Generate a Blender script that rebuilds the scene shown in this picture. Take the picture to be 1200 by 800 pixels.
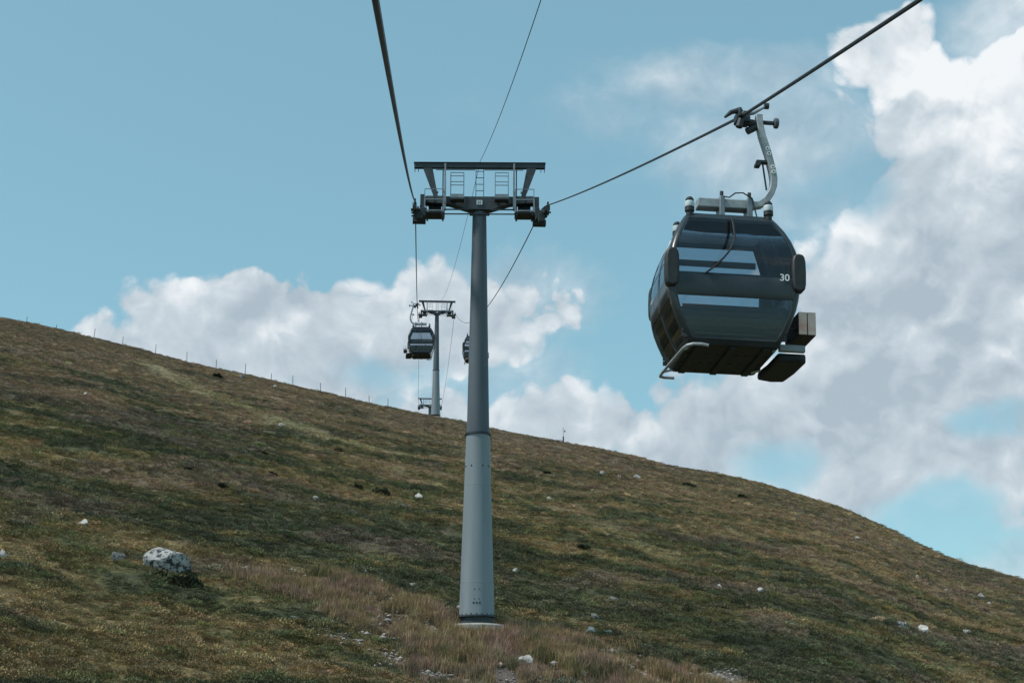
import bpy, bmesh, math, random
import numpy as np
from mathutils import Vector, Matrix, Euler
for o in list(bpy.data.objects): bpy.data.objects.remove(o)
SC = bpy.context.scene; COL = SC.collection
R = math.radians
random.seed(7); RNG = np.random.default_rng(11)

# ------------------------------------------------------------------ camera
PITCH, YAW, FPX = R(16.0), R(3.81), 1666.7          # photo is 1200x800 px
cam_d = bpy.data.cameras.new('camera'); cam_d.lens = 50; cam_d.sensor_width = 36; cam_d.clip_end = 20000; cam_d.clip_start = 0.1
cam = bpy.data.objects.new('camera', cam_d); COL.objects.link(cam)
cam.location = (0, 0, 0); cam.rotation_euler = (R(90)+PITCH, 0, -YAW)
SC.camera = cam

# ------------------------------------------------------------------ light
SUN_EL, SUN_AZ = R(54), R(-106)                     # azimuth from +Y (uphill) towards +X
EXPOSURE = 0.3
SC.view_settings.view_transform = 'Standard'; SC.view_settings.look = 'None'
SC.view_settings.gamma = 1; SC.view_settings.use_curve_mapping = False
SC.view_settings.exposure = EXPOSURE
sd = bpy.data.lights.new('sun', 'SUN'); sd.energy = 2.7; sd.angle = R(8); sd.color = (1, .95, .88)
sun = bpy.data.objects.new('sun', sd); COL.objects.link(sun)
sdir = Vector((math.sin(SUN_AZ)*math.cos(SUN_EL), math.cos(SUN_AZ)*math.cos(SUN_EL), math.sin(SUN_EL)))
sun.rotation_euler = sdir.to_track_quat('Z', 'Y').to_euler(); sun.location = sdir*80

class NT:                                            # tiny node-tree helper
    def __init__(s, tree): s.t = tree; s.n = tree.nodes; s.l = tree.links
    def new(s, typ, **kw):
        n = s.n.new(typ)
        for k, v in kw.items(): setattr(n, k, v)
        return n
    def put(s, sock, v):
        if v is None: return
        if isinstance(v, bpy.types.NodeSocket): s.l.new(v, sock)
        else: sock.default_value = v
    def m(s, op, a, b=None, c=None, clamp=False):
        n = s.new('ShaderNodeMath', operation=op, use_clamp=clamp)
        for i, v in enumerate((a, b, c)): s.put(n.inputs[i], v)
        return n.outputs[0]
    def vm(s, op, a, b=None, scale=None):
        n = s.new('ShaderNodeVectorMath', operation=op)
        s.put(n.inputs[0], a); s.put(n.inputs[1], b)
        if scale is not None: s.put(n.inputs['Scale'], scale)
        return n.outputs[0]
    def noise(s, vec, scale, detail=4, rough=.5, out=0, dist=0):
        n = s.new('ShaderNodeTexNoise'); s.put(n.inputs['Vector'], vec)
        n.inputs['Scale'].default_value = scale; n.inputs['Detail'].default_value = detail
        n.inputs['Roughness'].default_value = rough; n.inputs['Distortion'].default_value = dist
        return n.outputs[out]
    def voro(s, vec, scale, detail=2, rough=.5):
        n = s.new('ShaderNodeTexVoronoi', feature='F1'); s.put(n.inputs['Vector'], vec)
        n.inputs['Scale'].default_value = scale; n.inputs['Detail'].default_value = detail
        n.inputs['Roughness'].default_value = rough
        return n.outputs[0]
    def step(s, v, lo, hi, a=0., b=1.):
        n = s.new('ShaderNodeMapRange', interpolation_type='SMOOTHSTEP'); s.put(n.inputs[0], v)
        for i, q in enumerate((lo, hi, a, b)): s.put(n.inputs[1+i], q)
        return n.outputs[0]
    def mix(s, f, a, b, mode='MIX'):
        n = s.new('ShaderNodeMix', data_type='RGBA', blend_type=mode); s.put(n.inputs[0], f)
        for i, q in ((6, a), (7, b)): s.put(n.inputs[i], (*q, 1) if isinstance(q, tuple) and len(q) == 3 else q)
        return n.outputs[2]
    def ramp(s, f, stops):
        n = s.new('ShaderNodeValToRGB'); s.put(n.inputs[0], f); e = n.color_ramp.elements
        while len(e) < len(stops): e.new(.5)
        for q, (p, c) in zip(e, stops): q.position = p; q.color = (*c, 1)
        return n.outputs[0]

def ray(px, py):                                     # photo pixel -> world direction
    cy, sy, cp, sp = math.cos(YAW), math.sin(YAW), math.cos(PITCH), math.sin(PITCH)
    r = np.array([cy, -sy, 0.]); f = np.array([sy*cp, cy*cp, sp]); u = np.cross(r, f)
    return f + r*(px-600)/FPX - u*(py-400)/FPX
def azel(px, py):
    v = ray(px, py); return math.degrees(math.atan2(v[0], v[1])), math.degrees(math.atan2(v[2], math.hypot(v[0], v[1])))

def build_world():
    w = bpy.data.worlds.new('World'); SC.world = w; w.use_nodes = True
    t = NT(w.node_tree); t.n.clear()
    d = t.new('ShaderNodeTexCoord').outputs['Generated']
    sky = t.new('ShaderNodeTexSky', sky_type='NISHITA', sun_disc=False, sun_elevation=SUN_EL, sun_rotation=SUN_AZ,
                air_density=1.0, dust_density=.3, ozone_density=1.5, altitude=1200)
    gm = t.new('ShaderNodeGamma'); t.put(gm.inputs[0], sky.outputs[0]); gm.inputs[1].default_value = .42
    blue = t.mix(1.0, gm.outputs[0], SKY_TINT, 'MULTIPLY')
    warp = t.vm('SUBTRACT', t.noise(d, 10, 3, .62, 1), (.5, .5, .5))
    dw = t.vm('ADD', d, t.vm('SCALE', warp, scale=.045))
    sp = t.new('ShaderNodeSeparateXYZ'); t.put(sp.inputs[0], dw)
    az = t.m('MULTIPLY', t.m('ARCTAN2', sp.outputs[0], sp.outputs[1]), 57.2958)
    hyp = t.m('SQRT', t.m('ADD', t.m('MULTIPLY', sp.outputs[0], sp.outputs[0]), t.m('MULTIPLY', sp.outputs[1], sp.outputs[1])))
    el = t.m('MULTIPLY', t.m('ARCTAN2', sp.outputs[2], hyp), 57.2958)
    def blobs(lst, expo=None):
        acc = None
        for (px, py, rx, ry, wgt) in lst:
            a0, e0 = azel(px, py); k = 57.2958/FPX
            u = t.m('DIVIDE', t.m('SUBTRACT', az, a0), rx*k/math.cos(R(e0))); v = t.m('DIVIDE', t.m('SUBTRACT', el, e0), ry*k)
            q = t.m('MULTIPLY_ADD', v, v, t.m('MULTIPLY', u, u))
            q = t.m('MULTIPLY', t.m('SUBTRACT', 1.0, q), wgt)
            acc = q if acc is None else t.m('SMOOTH_MAX', acc, q, .25)
        return t.m('MAXIMUM', acc, -1.2)
    F = blobs(CLOUDS); V = blobs(VEILS); G = blobs(GREYS); BR = blobs(BRIGHTS)
    # beyond the part of the sky in view, the same kind of cumulus goes on at random
    far = t.step(t.m('ABSOLUTE', t.m('SUBTRACT', az, 4.0)), 26, 40)
    far = t.m('MAXIMUM', far, t.step(el, 33, 45))
    gen = t.m('MULTIPLY_ADD', t.noise(d, 3.2, 2, .5), 5.0, -2.75)
    F = t.m('MAXIMUM', F, t.m('MULTIPLY_ADD', far, t.m('ADD', gen, 1.2), -1.2))
    n1 = t.noise(dw, 15, 7, .56); vo = t.voro(dw, 34, 1, .6)
    bil = t.m('SUBTRACT', .45, vo)
    dens = t.m('ADD', t.m('ADD', F, t.m('MULTIPLY', t.m('SUBTRACT', n1, .5), 2.6)), t.m('MULTIPLY', bil, .8))
    nv = t.noise(t.vm('MULTIPLY', dw, (1, 1, 1.6)), 10, 6, .6)
    alpha = t.step(dens, .0, t.m('MULTIPLY_ADD', nv, 1.5, -.28))
    va = t.m('MULTIPLY', t.step(t.m('ADD', V, t.m('MULTIPLY', t.m('SUBTRACT', nv, .5), 2.2)), -.3, 1.2), .75)
    # billow relief: density towards the light minus density here
    n2 = t.noise(t.vm('ADD', dw, tuple(np.array([-.35, 0, .94])*.011)), 15, 4, .5)
    rel = t.m('ADD', t.m('MULTIPLY', t.m('SUBTRACT', n1, n2), 3.2), t.m('MULTIPLY', bil, .5))
    lum = t.m('ADD', t.m('ADD', .93, rel), t.m('MULTIPLY', t.m('SUBTRACT', nv, .5), 1.0))
    lum = t.m('ADD', lum, t.step(dens, .35, 1.6, .22, -.08))
    lum = t.m('SUBTRACT', lum, t.m('MULTIPLY', t.step(t.m('ADD', G, t.m('MULTIPLY', t.m('SUBTRACT', nv, .5), 1.3)), -.35, 1.0), .54))
    lum = t.m('ADD', lum, t.step(t.m('ADD', BR, t.m('MULTIPLY', t.m('SUBTRACT', nv, .5), 1.2)), -.3, 1.0, 0., .26), clamp=True)
    cc = t.ramp(lum, [(0, CLOUD_LO), (.5, CLOUD_MID), (1, CLOUD_HI)])
    gap = t.step(t.m('ADD', blobs(GAPS), t.m('MULTIPLY', t.m('SUBTRACT', n1, .5), 3.0)), -.1, 1.0, 1.0, .15)
    alpha = t.m('MULTIPLY', t.m('MULTIPLY', t.m('MAXIMUM', alpha, va), .97), gap)
    bg1 = t.new('ShaderNodeBackground'); t.put(bg1.inputs[0], blue); bg1.inputs[1].default_value = SKY_STR
    bg2 = t.new('ShaderNodeBackground'); t.put(bg2.inputs[0], cc); bg2.inputs[1].default_value = 1.0
    mx = t.new('ShaderNodeMixShader'); t.put(mx.inputs[0], alpha)
    t.l.new(bg1.outputs[0], mx.inputs[1]); t.l.new(bg2.outputs[0], mx.inputs[2])
    out = t.new('ShaderNodeOutputWorld'); t.l.new(mx.outputs[0], out.inputs[0])
    w.cycles.sampling_method = 'NONE'

SKY_STR = 0.15
SKY_TINT = (1.19, 1.86, 1.89)
CLOUD_LO, CLOUD_MID, CLOUD_HI = (.345, .415, .475), (.485, .55, .60), (.74, .765, .785)
# (px, py, rx, ry, weight): where the photograph shows cloud, as directions in the sky
CLOUDS = [(1040, 60, 95, 62, 1.6), (1130, 130, 130, 100, 1.7), (1110, 220, 100, 100, 1.5), (1190, 280, 140, 180, 1.7), (1080, 370, 200, 165, 1.8),
          (1250, 120, 120, 130, 1.4), (960, 500, 240, 110, 1.7), (850, 540, 160, 70, 1.5), (1030, 560, 160, 80, 1.5), (1150, 520, 170, 95, 1.5), (1165, 590, 90, 34, .9),
          (1300, 420, 200, 260, 1.4), (760, 535, 100, 36, 1.1),
          (270, 388, 165, 80, 1.6), (165, 398, 90, 42, 1.0), (390, 402, 165, 86, 1.5), (500, 378, 150, 82, 1.35), (600, 355, 120, 58, .8),
          (640, 490, 135, 66, 1.6), (560, 500, 130, 54, 1.4), (700, 500, 66, 46, 1.2),
          (1190, 5, 55, 32, .5), (968, 122, 36, 22, .8)]
VEILS = [(850, 105, 120, 50, .6), (900, 180, 170, 75, .8), (970, 225, 120, 45, .6), (620, 345, 130, 60, .8), (420, 445, 200, 50, .8), (300, 440, 170, 50, .6), (1080, 300, 120, 120, .5),
         (1190, 660, 90, 50, .7), (1060, 600, 140, 50, .5), (690, 130, 90, 25, .1), (1190, 20, 80, 60, .9), (560, 430, 140, 40, .5)]
GREYS = [(1090, 375, 110, 75, 1.0), (950, 470, 170, 70, .9), (850, 515, 130, 50, .7), (1080, 470, 150, 80, .8), (690, 515, 130, 35, .5), (1120, 290, 60, 50, .5), (430, 440, 180, 40, .35), (1130, 90, 60, 60, -.3)]
GAPS = [(905, 545, 70, 38, 1.0), (1165, 500, 40, 26, .55), (1085, 620, 110, 48, 1.2), (985, 215, 70, 45, .8), (720, 430, 60, 50, .6), (480, 435, 80, 25, .5)]
BRIGHTS = [(1020, 60, 80, 60, 1.0), (1150, 150, 110, 100, .9), (1150, 560, 110, 40, .8), (1185, 390, 40, 50, .7), (900, 400, 60, 40, .3), (250, 365, 130, 60, .9), (480, 350, 110, 50, .7), (640, 465, 120, 40, .8), (1020, 290, 60, 50, .6), (1190, 240, 60, 80, .6)]
build_world()

# ------------------------------------------------------------------ helpers: materials
MATS = {}
def mat(name, col, rough=.6, metal=0., var=.25, scale=6., fine=60., bump=0., spec=.5, streak=False, col2=None):
    m = bpy.data.materials.new(name); m.use_nodes = True; t = NT(m.node_tree)
    b = t.n['Principled BSDF']
    tc = t.new('ShaderNodeTexCoord').outputs['Object']
    v = t.vm('MULTIPLY', tc, (1, 1, .12)) if streak else tc
    a = t.noise(v, scale, 6, .6); c = t.noise(tc, fine, 3, .6)
    lo = tuple(x*(1-var) for x in col); hi = col2 or tuple(min(1, x*(1+var)) for x in col)
    base = t.mix(t.step(a, .3, .7), lo, hi)
    base = t.mix(t.m('MULTIPLY', t.step(c, .55, .75), .35), base, tuple(x*.6 for x in col))
    t.put(b.inputs['Base Color'], base)
    t.put(b.inputs['Roughness'], t.m('MULTIPLY_ADD', t.m('SUBTRACT', a, .5), .3, rough, clamp=True))
    b.inputs['Metallic'].default_value = metal; b.inputs['Specular IOR Level'].default_value = spec
    if bump:
        bn = t.new('ShaderNodeBump'); bn.inputs['Strength'].default_value = bump; bn.inputs['Distance'].default_value = .02
        t.put(bn.inputs['Height'], c); t.l.new(bn.outputs[0], b.inputs['Normal'])
    MATS[name] = m; return m
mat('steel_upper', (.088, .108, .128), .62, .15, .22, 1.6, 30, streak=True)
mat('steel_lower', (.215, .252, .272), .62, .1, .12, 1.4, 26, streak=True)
mat('steel_dark', (.035, .045, .052), .6, .2, .3, 3)
mat('hanger_steel', (.33, .355, .37), .5, .15, .22, 5)
mat('steel_head', (.042, .054, .064), .6, .15, .25, 3)
mat('galvanised', (.21, .24, .265), .5, .3, .2, 4)
mat('rope_steel', (.045, .052, .06), .55, .4, .3, 8)
mat('rubber', (.018, .02, .022), .55, 0, .3, 6)
mat('cabin_paint', (.024, .032, .038), .33, .1, .2, 3)
mat('cabin_inside', (.74, .76, .79), .55, 0, .15, 3)
mat('cabin_seat', (.03, .035, .04), .7, 0, .2, 5)
mat('underside', (.015, .022, .028), .7, 0, .35, 3, 25, bump=.2)
mat('white_plate', (.55, .62, .65), .5, 0, .15, 8)
mat('white_letter', (.8, .82, .82), .5, 0, .02, 8)
mat('rack_panel', (.85, .36, .26), .45, 0, .1, 3.0, col2=(.88, .72, .64))
mat('concrete', (.33, .31, .28), .9, 0, .3, 3, 40, bump=.5)
mat('post_wood', (.10, .085, .07), .9, 0, .3, 4)
def glass_mat():
    m = bpy.data.materials.new('tinted_glass'); m.use_nodes = True; t = NT(m.node_tree); t.n.clear()
    tr = t.new('ShaderNodeBsdfTransparent'); tr.inputs[0].default_value = (.765, .80, .83, 1)
    gl = t.new('ShaderNodeBsdfGlossy'); gl.inputs[0].default_value = (.9, .95, 1, 1); gl.inputs['Roughness'].default_value = .04
    tc = t.new('ShaderNodeTexCoord').outputs['Object']
    bn = t.new('ShaderNodeBump'); bn.inputs['Strength'].default_value = .012; bn.inputs['Distance'].default_value = .03
    t.put(bn.inputs['Height'], t.noise(t.vm('MULTIPLY', tc, (1, 1, 6)), 1.6, 2, .5)); t.l.new(bn.outputs[0], gl.inputs['Normal'])
    fr = t.new('ShaderNodeFresnel'); fr.inputs[0].default_value = 1.4
    df = t.new('ShaderNodeBsdfDiffuse'); df.inputs[0].default_value = (.25, .28, .3, 1)
    m0 = t.new('ShaderNodeMixShader'); t.put(m0.inputs[0], t.m('MULTIPLY', t.noise(t.vm('MULTIPLY', tc, (1, 1, 3)), 2.2, 5, .6), .03))
    t.l.new(tr.outputs[0], m0.inputs[1]); t.l.new(df.outputs[0], m0.inputs[2])
    m1 = t.new('ShaderNodeMixShader'); t.put(m1.inputs[0], fr.outputs[0]); t.l.new(m0.outputs[0], m1.inputs[1]); t.l.new(gl.outputs[0], m1.inputs[2])
    t.l.new(m1.outputs[0], t.new('ShaderNodeOutputMaterial').inputs[0]); MATS['tinted_glass'] = m
glass_mat()

# ------------------------------------------------------------------ helpers: meshes and tagging
def tag(o, label=None, cat=None, group=None, kind=None):
    for k, v in (('label', label), ('category', cat), ('group', group), ('kind', kind)):
        if v: o[k] = v
    return o
class MB:
    def __init__(s): s.v = []; s.f = []
    def add(s, v, f):
        n = len(s.v); s.v += [tuple(map(float, p)) for p in v]; s.f += [tuple(i+n for i in q) for q in f]; return s
    def hexa(s, p):                                  # 8 corners: bottom 4 ccw, top 4 ccw
        return s.add(p, [(3, 2, 1, 0), (4, 5, 6, 7), (0, 1, 5, 4), (1, 2, 6, 5), (2, 3, 7, 6), (3, 0, 4, 7)])
    def box(s, x0, x1, y0, y1, z0, z1):
        return s.hexa([(x0, y0, z0), (x1, y0, z0), (x1, y1, z0), (x0, y1, z0), (x0, y0, z1), (x1, y0, z1), (x1, y1, z1), (x0, y1, z1)])
    def bar(s, a, b, w, h=None, up=(0, 0, 1)):       # rectangular bar from a to b
        a = Vector(a); b = Vector(b); d = (b-a).normalized(); h = h or w; u = Vector(up)
        if abs(d.dot(u)) > .98: u = Vector((0, 1, 0))
        x = d.cross(u).normalized(); y = x.cross(d)
        q = [-x*w/2-y*h/2, x*w/2-y*h/2, x*w/2+y*h/2, -x*w/2+y*h/2]
        return s.hexa([a+i for i in q]+[b+i for i in q])
    def prism(s, poly, y0, y1):                      # polygon in xz, extruded along y
        n = len(poly); v = [(x, y0, z) for x, z in poly]+[(x, y1, z) for x, z in poly]
        return s.add(v, [tuple(range(n)), tuple(range(2*n-1, n-1, -1))]+[(i+n, (i+1) % n+n, (i+1) % n, i) for i in range(n)])
    def tube(s, pts, r, n=8, sect=None):             # sect: list of (u,v) for a profile instead of a circle
        P = [Vector(p) for p in pts]; prof = sect or [(math.cos(2*math.pi*i/n), math.sin(2*math.pi*i/n)) for i in range(n)]
        n = len(prof); rr = r if isinstance(r, (list, tuple)) else [r]*len(P); v = []; x = None
        for i, p in enumerate(P):
            d = (P[min(i+1, len(P)-1)]-P[max(i-1, 0)]).normalized()
            if x is None:
                u = Vector((0, 1, 0)) if abs(d.y) < .9 else Vector((0, 0, 1)); x = d.cross(u).normalized()
            x = (x-d*x.dot(d)).normalized(); y = d.cross(x)
            v += [p+x*(a*rr[i])+y*(b*rr[i]) for a, b in prof]
        f = [(i*n+j, i*n+(j+1) % n, (i+1)*n+(j+1) % n, (i+1)*n+j) for i in range(len(P)-1) for j in range(n)]
        return s.add(v, f+[tuple(range(n-1, -1, -1)), tuple(range((len(P)-1)*n, len(P)*n))])
    def lathe(s, prof, n=32, c=(0, 0)):              # prof: (r, z) bottom to top
        v = [(c[0]+r*math.cos(2*math.pi*j/n), c[1]+r*math.sin(2*math.pi*j/n), z) for r, z in prof for j in range(n)]
        f = [(i*n+j, i*n+(j+1) % n, (i+1)*n+(j+1) % n, (i+1)*n+j) for i in range(len(prof)-1) for j in range(n)]
        return s.add(v, f+[tuple(range(n-1, -1, -1)), tuple(range((len(prof)-1)*n, len(prof)*n))])
    def cyl(s, a, b, r, n=12): return s.tube([a, b], r, n)
    def build(s, name, m, parent=None, smooth=35, bevel=0, solid=0):
        me = bpy.data.meshes.new(name); me.from_pydata(s.v, [], s.f); me.update()
        me.materials.append(MATS[m] if isinstance(m, str) else m)
        if smooth:
            me.polygons.foreach_set('use_smooth', [True]*len(me.polygons)); me.set_sharp_from_angle(angle=R(smooth))
        o = bpy.data.objects.new(name, me); COL.objects.link(o)
        if parent: o.parent = parent
        if solid:
            q = o.modifiers.new('thickness', 'SOLIDIFY'); q.thickness = solid; q.offset = -1
        if bevel:
            q = o.modifiers.new('edge', 'BEVEL'); q.width = bevel; q.segments = 2; q.limit_method = 'ANGLE'
        return o
def empty(name, loc, rot=(0, 0, 0)):
    o = bpy.data.objects.new(name, None); COL.objects.link(o); o.location = loc; o.rotation_euler = rot; o.empty_display_size = .3; return o
def copy_tree(o, parent=None):
    c = o.copy(); COL.objects.link(c); c.parent = parent
    for ch in list(o.children): copy_tree(ch, c)
    return c

# ------------------------------------------------------------------ numpy noise
_P = np.random.default_rng(5).random((256, 256))
def vnoise(x, y):
    xi = np.floor(x).astype(int); yi = np.floor(y).astype(int); fx = x-xi; fy = y-yi
    fx = fx*fx*fx*(fx*(fx*6-15)+10); fy = fy*fy*fy*(fy*(fy*6-15)+10)
    g = lambda i, j: _P[(xi+i) & 255, (yi+j) & 255]
    return (g(0, 0)*(1-fx)+g(1, 0)*fx)*(1-fy)+(g(0, 1)*(1-fx)+g(1, 1)*fx)*fy
def fbm(x, y, o=4, rough=.5):
    a = 1.; s = 0.; n = 0.
    for k in range(o):
        s = s+a*vnoise(x*2**k+17.3*k, y*2**k+9.1*k); n += a; a *= rough
    return s/n
def sstep(v, lo, hi):
    t = np.clip((v-lo)/(hi-lo), 0, 1); return t*t*(3-2*t)

# ------------------------------------------------------------------ terrain
ZC = 15.2                                            # ground is this far below the camera's cabin
SIL = [(0, 373), (60, 386), (100, 394), (150, 407), (200, 420), (250, 432), (300, 443), (350, 454), (400, 465), (460, 478), (500, 487), (560, 498), (600, 507),
       (660, 517), (720, 529), (750, 537), (800, 550), (850, 560), (900, 571), (960, 589), (1000, 603), (1050, 626), (1100, 648), (1130, 659), (1200, 679)]
_ae = np.array([azel(*q) for q in SIL])
_A = np.concatenate([[-180, -120, -60, -32], _ae[:, 0], [32, 60, 120, 180]])
_T = np.concatenate([[-.22, -.05, .22, .31], np.tan(np.radians(_ae[:, 1])), [.06, 0, -.14, -.22]])
_RA = np.array([-180, -90, -40, -16.8, 0, 8, 16, 23.5, 40, 90, 180]); _RR = np.array([260, 260, 265, 250, 208, 196, 180, 165, 150, 170, 260.])
def smooth_interp(a, X, Y, w=1.2):
    return sum(np.interp(a+k*w, X, Y)*g for k, g in ((-1, .2), (-.5, .2), (0, .2), (.5, .2), (1, .2)))
def base_z(x, y):
    d = np.hypot(x, y); a = np.degrees(np.arctan2(x, y))
    T = smooth_interp(a, _A, _T, .7); Rr = smooth_interp(a, _RA, _RR, 5); t = d/Rr
    up = -ZC*(1-t)**2
    dn = np.where(t < 2, -3*ZC*(t-1)**2, -3*ZC-6*ZC*(t-2))
    dn = np.where(t > 6, -3*ZC-24*ZC-.8*ZC*(t-6), dn)
    Te = np.where(t > 3, T*(3/np.maximum(t, .01)), T)
    return Te*d+np.where(t < 1, up, dn)
def ground_z(x, y):
    x = np.asarray(x, float); y = np.asarray(y, float)
    b = 1.1*(fbm(x/22+3, y/16+8, 2)-.5)*sstep(np.hypot(x, y), 10, 60)
    b = b+.55*(fbm(x/3.6, y/2.6, 3)-.5)+.22*(fbm(x/.9, y/.7, 2)-.5)
    return base_z(x, y)+b-.12
def hit(px, py, dmin=25, dmax=420):                  # first point of the ground along a photo pixel's ray
    v = ray(px, py); d = np.arange(dmin, dmax, .1); h = math.hypot(v[0], v[1])
    x = v[0]/h*d; y = v[1]/h*d; z = v[2]/h*d
    k = np.nonzero(ground_z(x, y) >= z)[0]
    if len(k) == 0:                                  # skyline: nearest miss
        i = int(np.argmin((z-ground_z(x, y))/d))
    else: i = k[0]
    return np.array([x[i], y[i], float(ground_z(x[i], y[i]))])
def mpp(p):                                          # metres per photo pixel at a point
    cp, sp = math.cos(PITCH), math.sin(PITCH)
    return (p[0]*math.sin(YAW)*cp+p[1]*math.cos(YAW)*cp+p[2]*sp)/FPX

def seg_dist(x, y, pts):
    d = np.full(np.shape(x), 1e9)
    for (a, b) in zip(pts[:-1], pts[1:]):
        ax, ay = a[0], a[1]; dx, dy = b[0]-ax, b[1]-ay; L = dx*dx+dy*dy+1e-9
        u = np.clip(((x-ax)*dx+(y-ay)*dy)/L, 0, 1); d = np.minimum(d, np.hypot(x-ax-u*dx, y-ay-u*dy))
    return d
PATH = [hit(*q) for q in ((165, 425), (215, 447), (262, 470), (320, 492), (390, 513), (470, 531))]
PATH2 = [hit(*q) for q in ((680, 607), (715, 625), (760, 645), (830, 668))]
DRY = [[hit(*q) for q in l] for l in (((350, 690), (395, 695), (450, 705), (500, 722), (560, 742), (620, 752)), ((620, 755), (690, 770), (760, 792), (820, 815)),
                                      ((430, 725), (500, 750), (560, 785)))]
BARE = [[hit(*q) for q in l] for l in (((503, 735), (515, 748)), ((552, 758), (572, 770), (590, 785), (596, 806)), ((548, 800), (520, 795)), ((388, 738), (400, 745)), ((455, 772), (462, 777)), ((845, 792), (860, 797)))]
TW1 = (2.36, 56.07)
def masks(x, y):
    n = fbm(x/5, y/4, 3)-.5
    path = 1-sstep(seg_dist(x, y, PATH)+n*5, .8, 3.2)
    path = np.maximum(path, .7*(1-sstep(seg_dist(x, y, PATH2)+n*3, .3, 1.4)))
    dry = 0
    for l in DRY: dry = np.maximum(dry, 1-sstep(seg_dist(x, y, l)+n*3.4, 1.2, 2.9))
    bare = 0
    for l in BARE: bare = np.maximum(bare, 1-sstep(seg_dist(x, y, l)+n*2.6, .15, 1.0))
    bare = np.maximum(bare, 1-sstep(np.hypot(x-TW1[0], y-TW1[1]+.2), .9, 1.5))
    return path, dry, bare
PAL = np.array([(.048, .056, .036), (.066, .074, .040), (.088, .086, .044), (.108, .090, .052), (.142, .122, .070), (.104, .088, .078)])*np.array((1.70, 1.52, 1.38))
def moor_colour(x, y):
    """albedo of the low vegetation at (x, y): dark heath, green, olive, brown, ochre in drifts that run along the slope"""
    wx = x+6*(fbm(x/14+40, y/14, 2)-.5); wy = y+6*(fbm(x/14, y/14+30, 2)-.5)
    a = fbm(wx/8, wy/3.6, 4, .62); b = fbm(wx/2.4+11, wy/1.2+5, 3, .6); c = fbm(wx/26+71, wy/17+3, 2)
    d = np.hypot(x, y); az = np.degrees(np.arctan2(x, y))
    ridge = sstep(d/smooth_interp(az, _RA, _RR, 5), .30, .72)
    k = (a-.5)*3.0+(b-.5)*2.0+(c-.5)*1.3+.33+.10*ridge
    k = np.clip(k, 0, .999)*(len(PAL)-2); i = k.astype(int); f = (k-i)[..., None]
    col = PAL[i]*(1-f)+PAL[np.minimum(i+1, 4)]*f
    h = sstep(fbm(wx/7+200, wy/4+90, 3), .56, .68)[..., None]*.55
    col = col*(1-h)+PAL[5]*h
    rb = (sstep(ridge+(a-.5)*1.6, .25, 1.0)*(.75-.4*sstep(az, 4, 16)))[..., None]; col = col*(1-rb)+np.array((.245, .180, .128))*rb
    p, dr, br = masks(x, y); p = (p*.7)[..., None]; dr = (dr*.8)[..., None]
    col = col*(1-p)+np.array((.25, .22, .125))*p
    col = col*(1-dr)+np.array((.20, .145, .10))*dr
    return col, br

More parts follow.
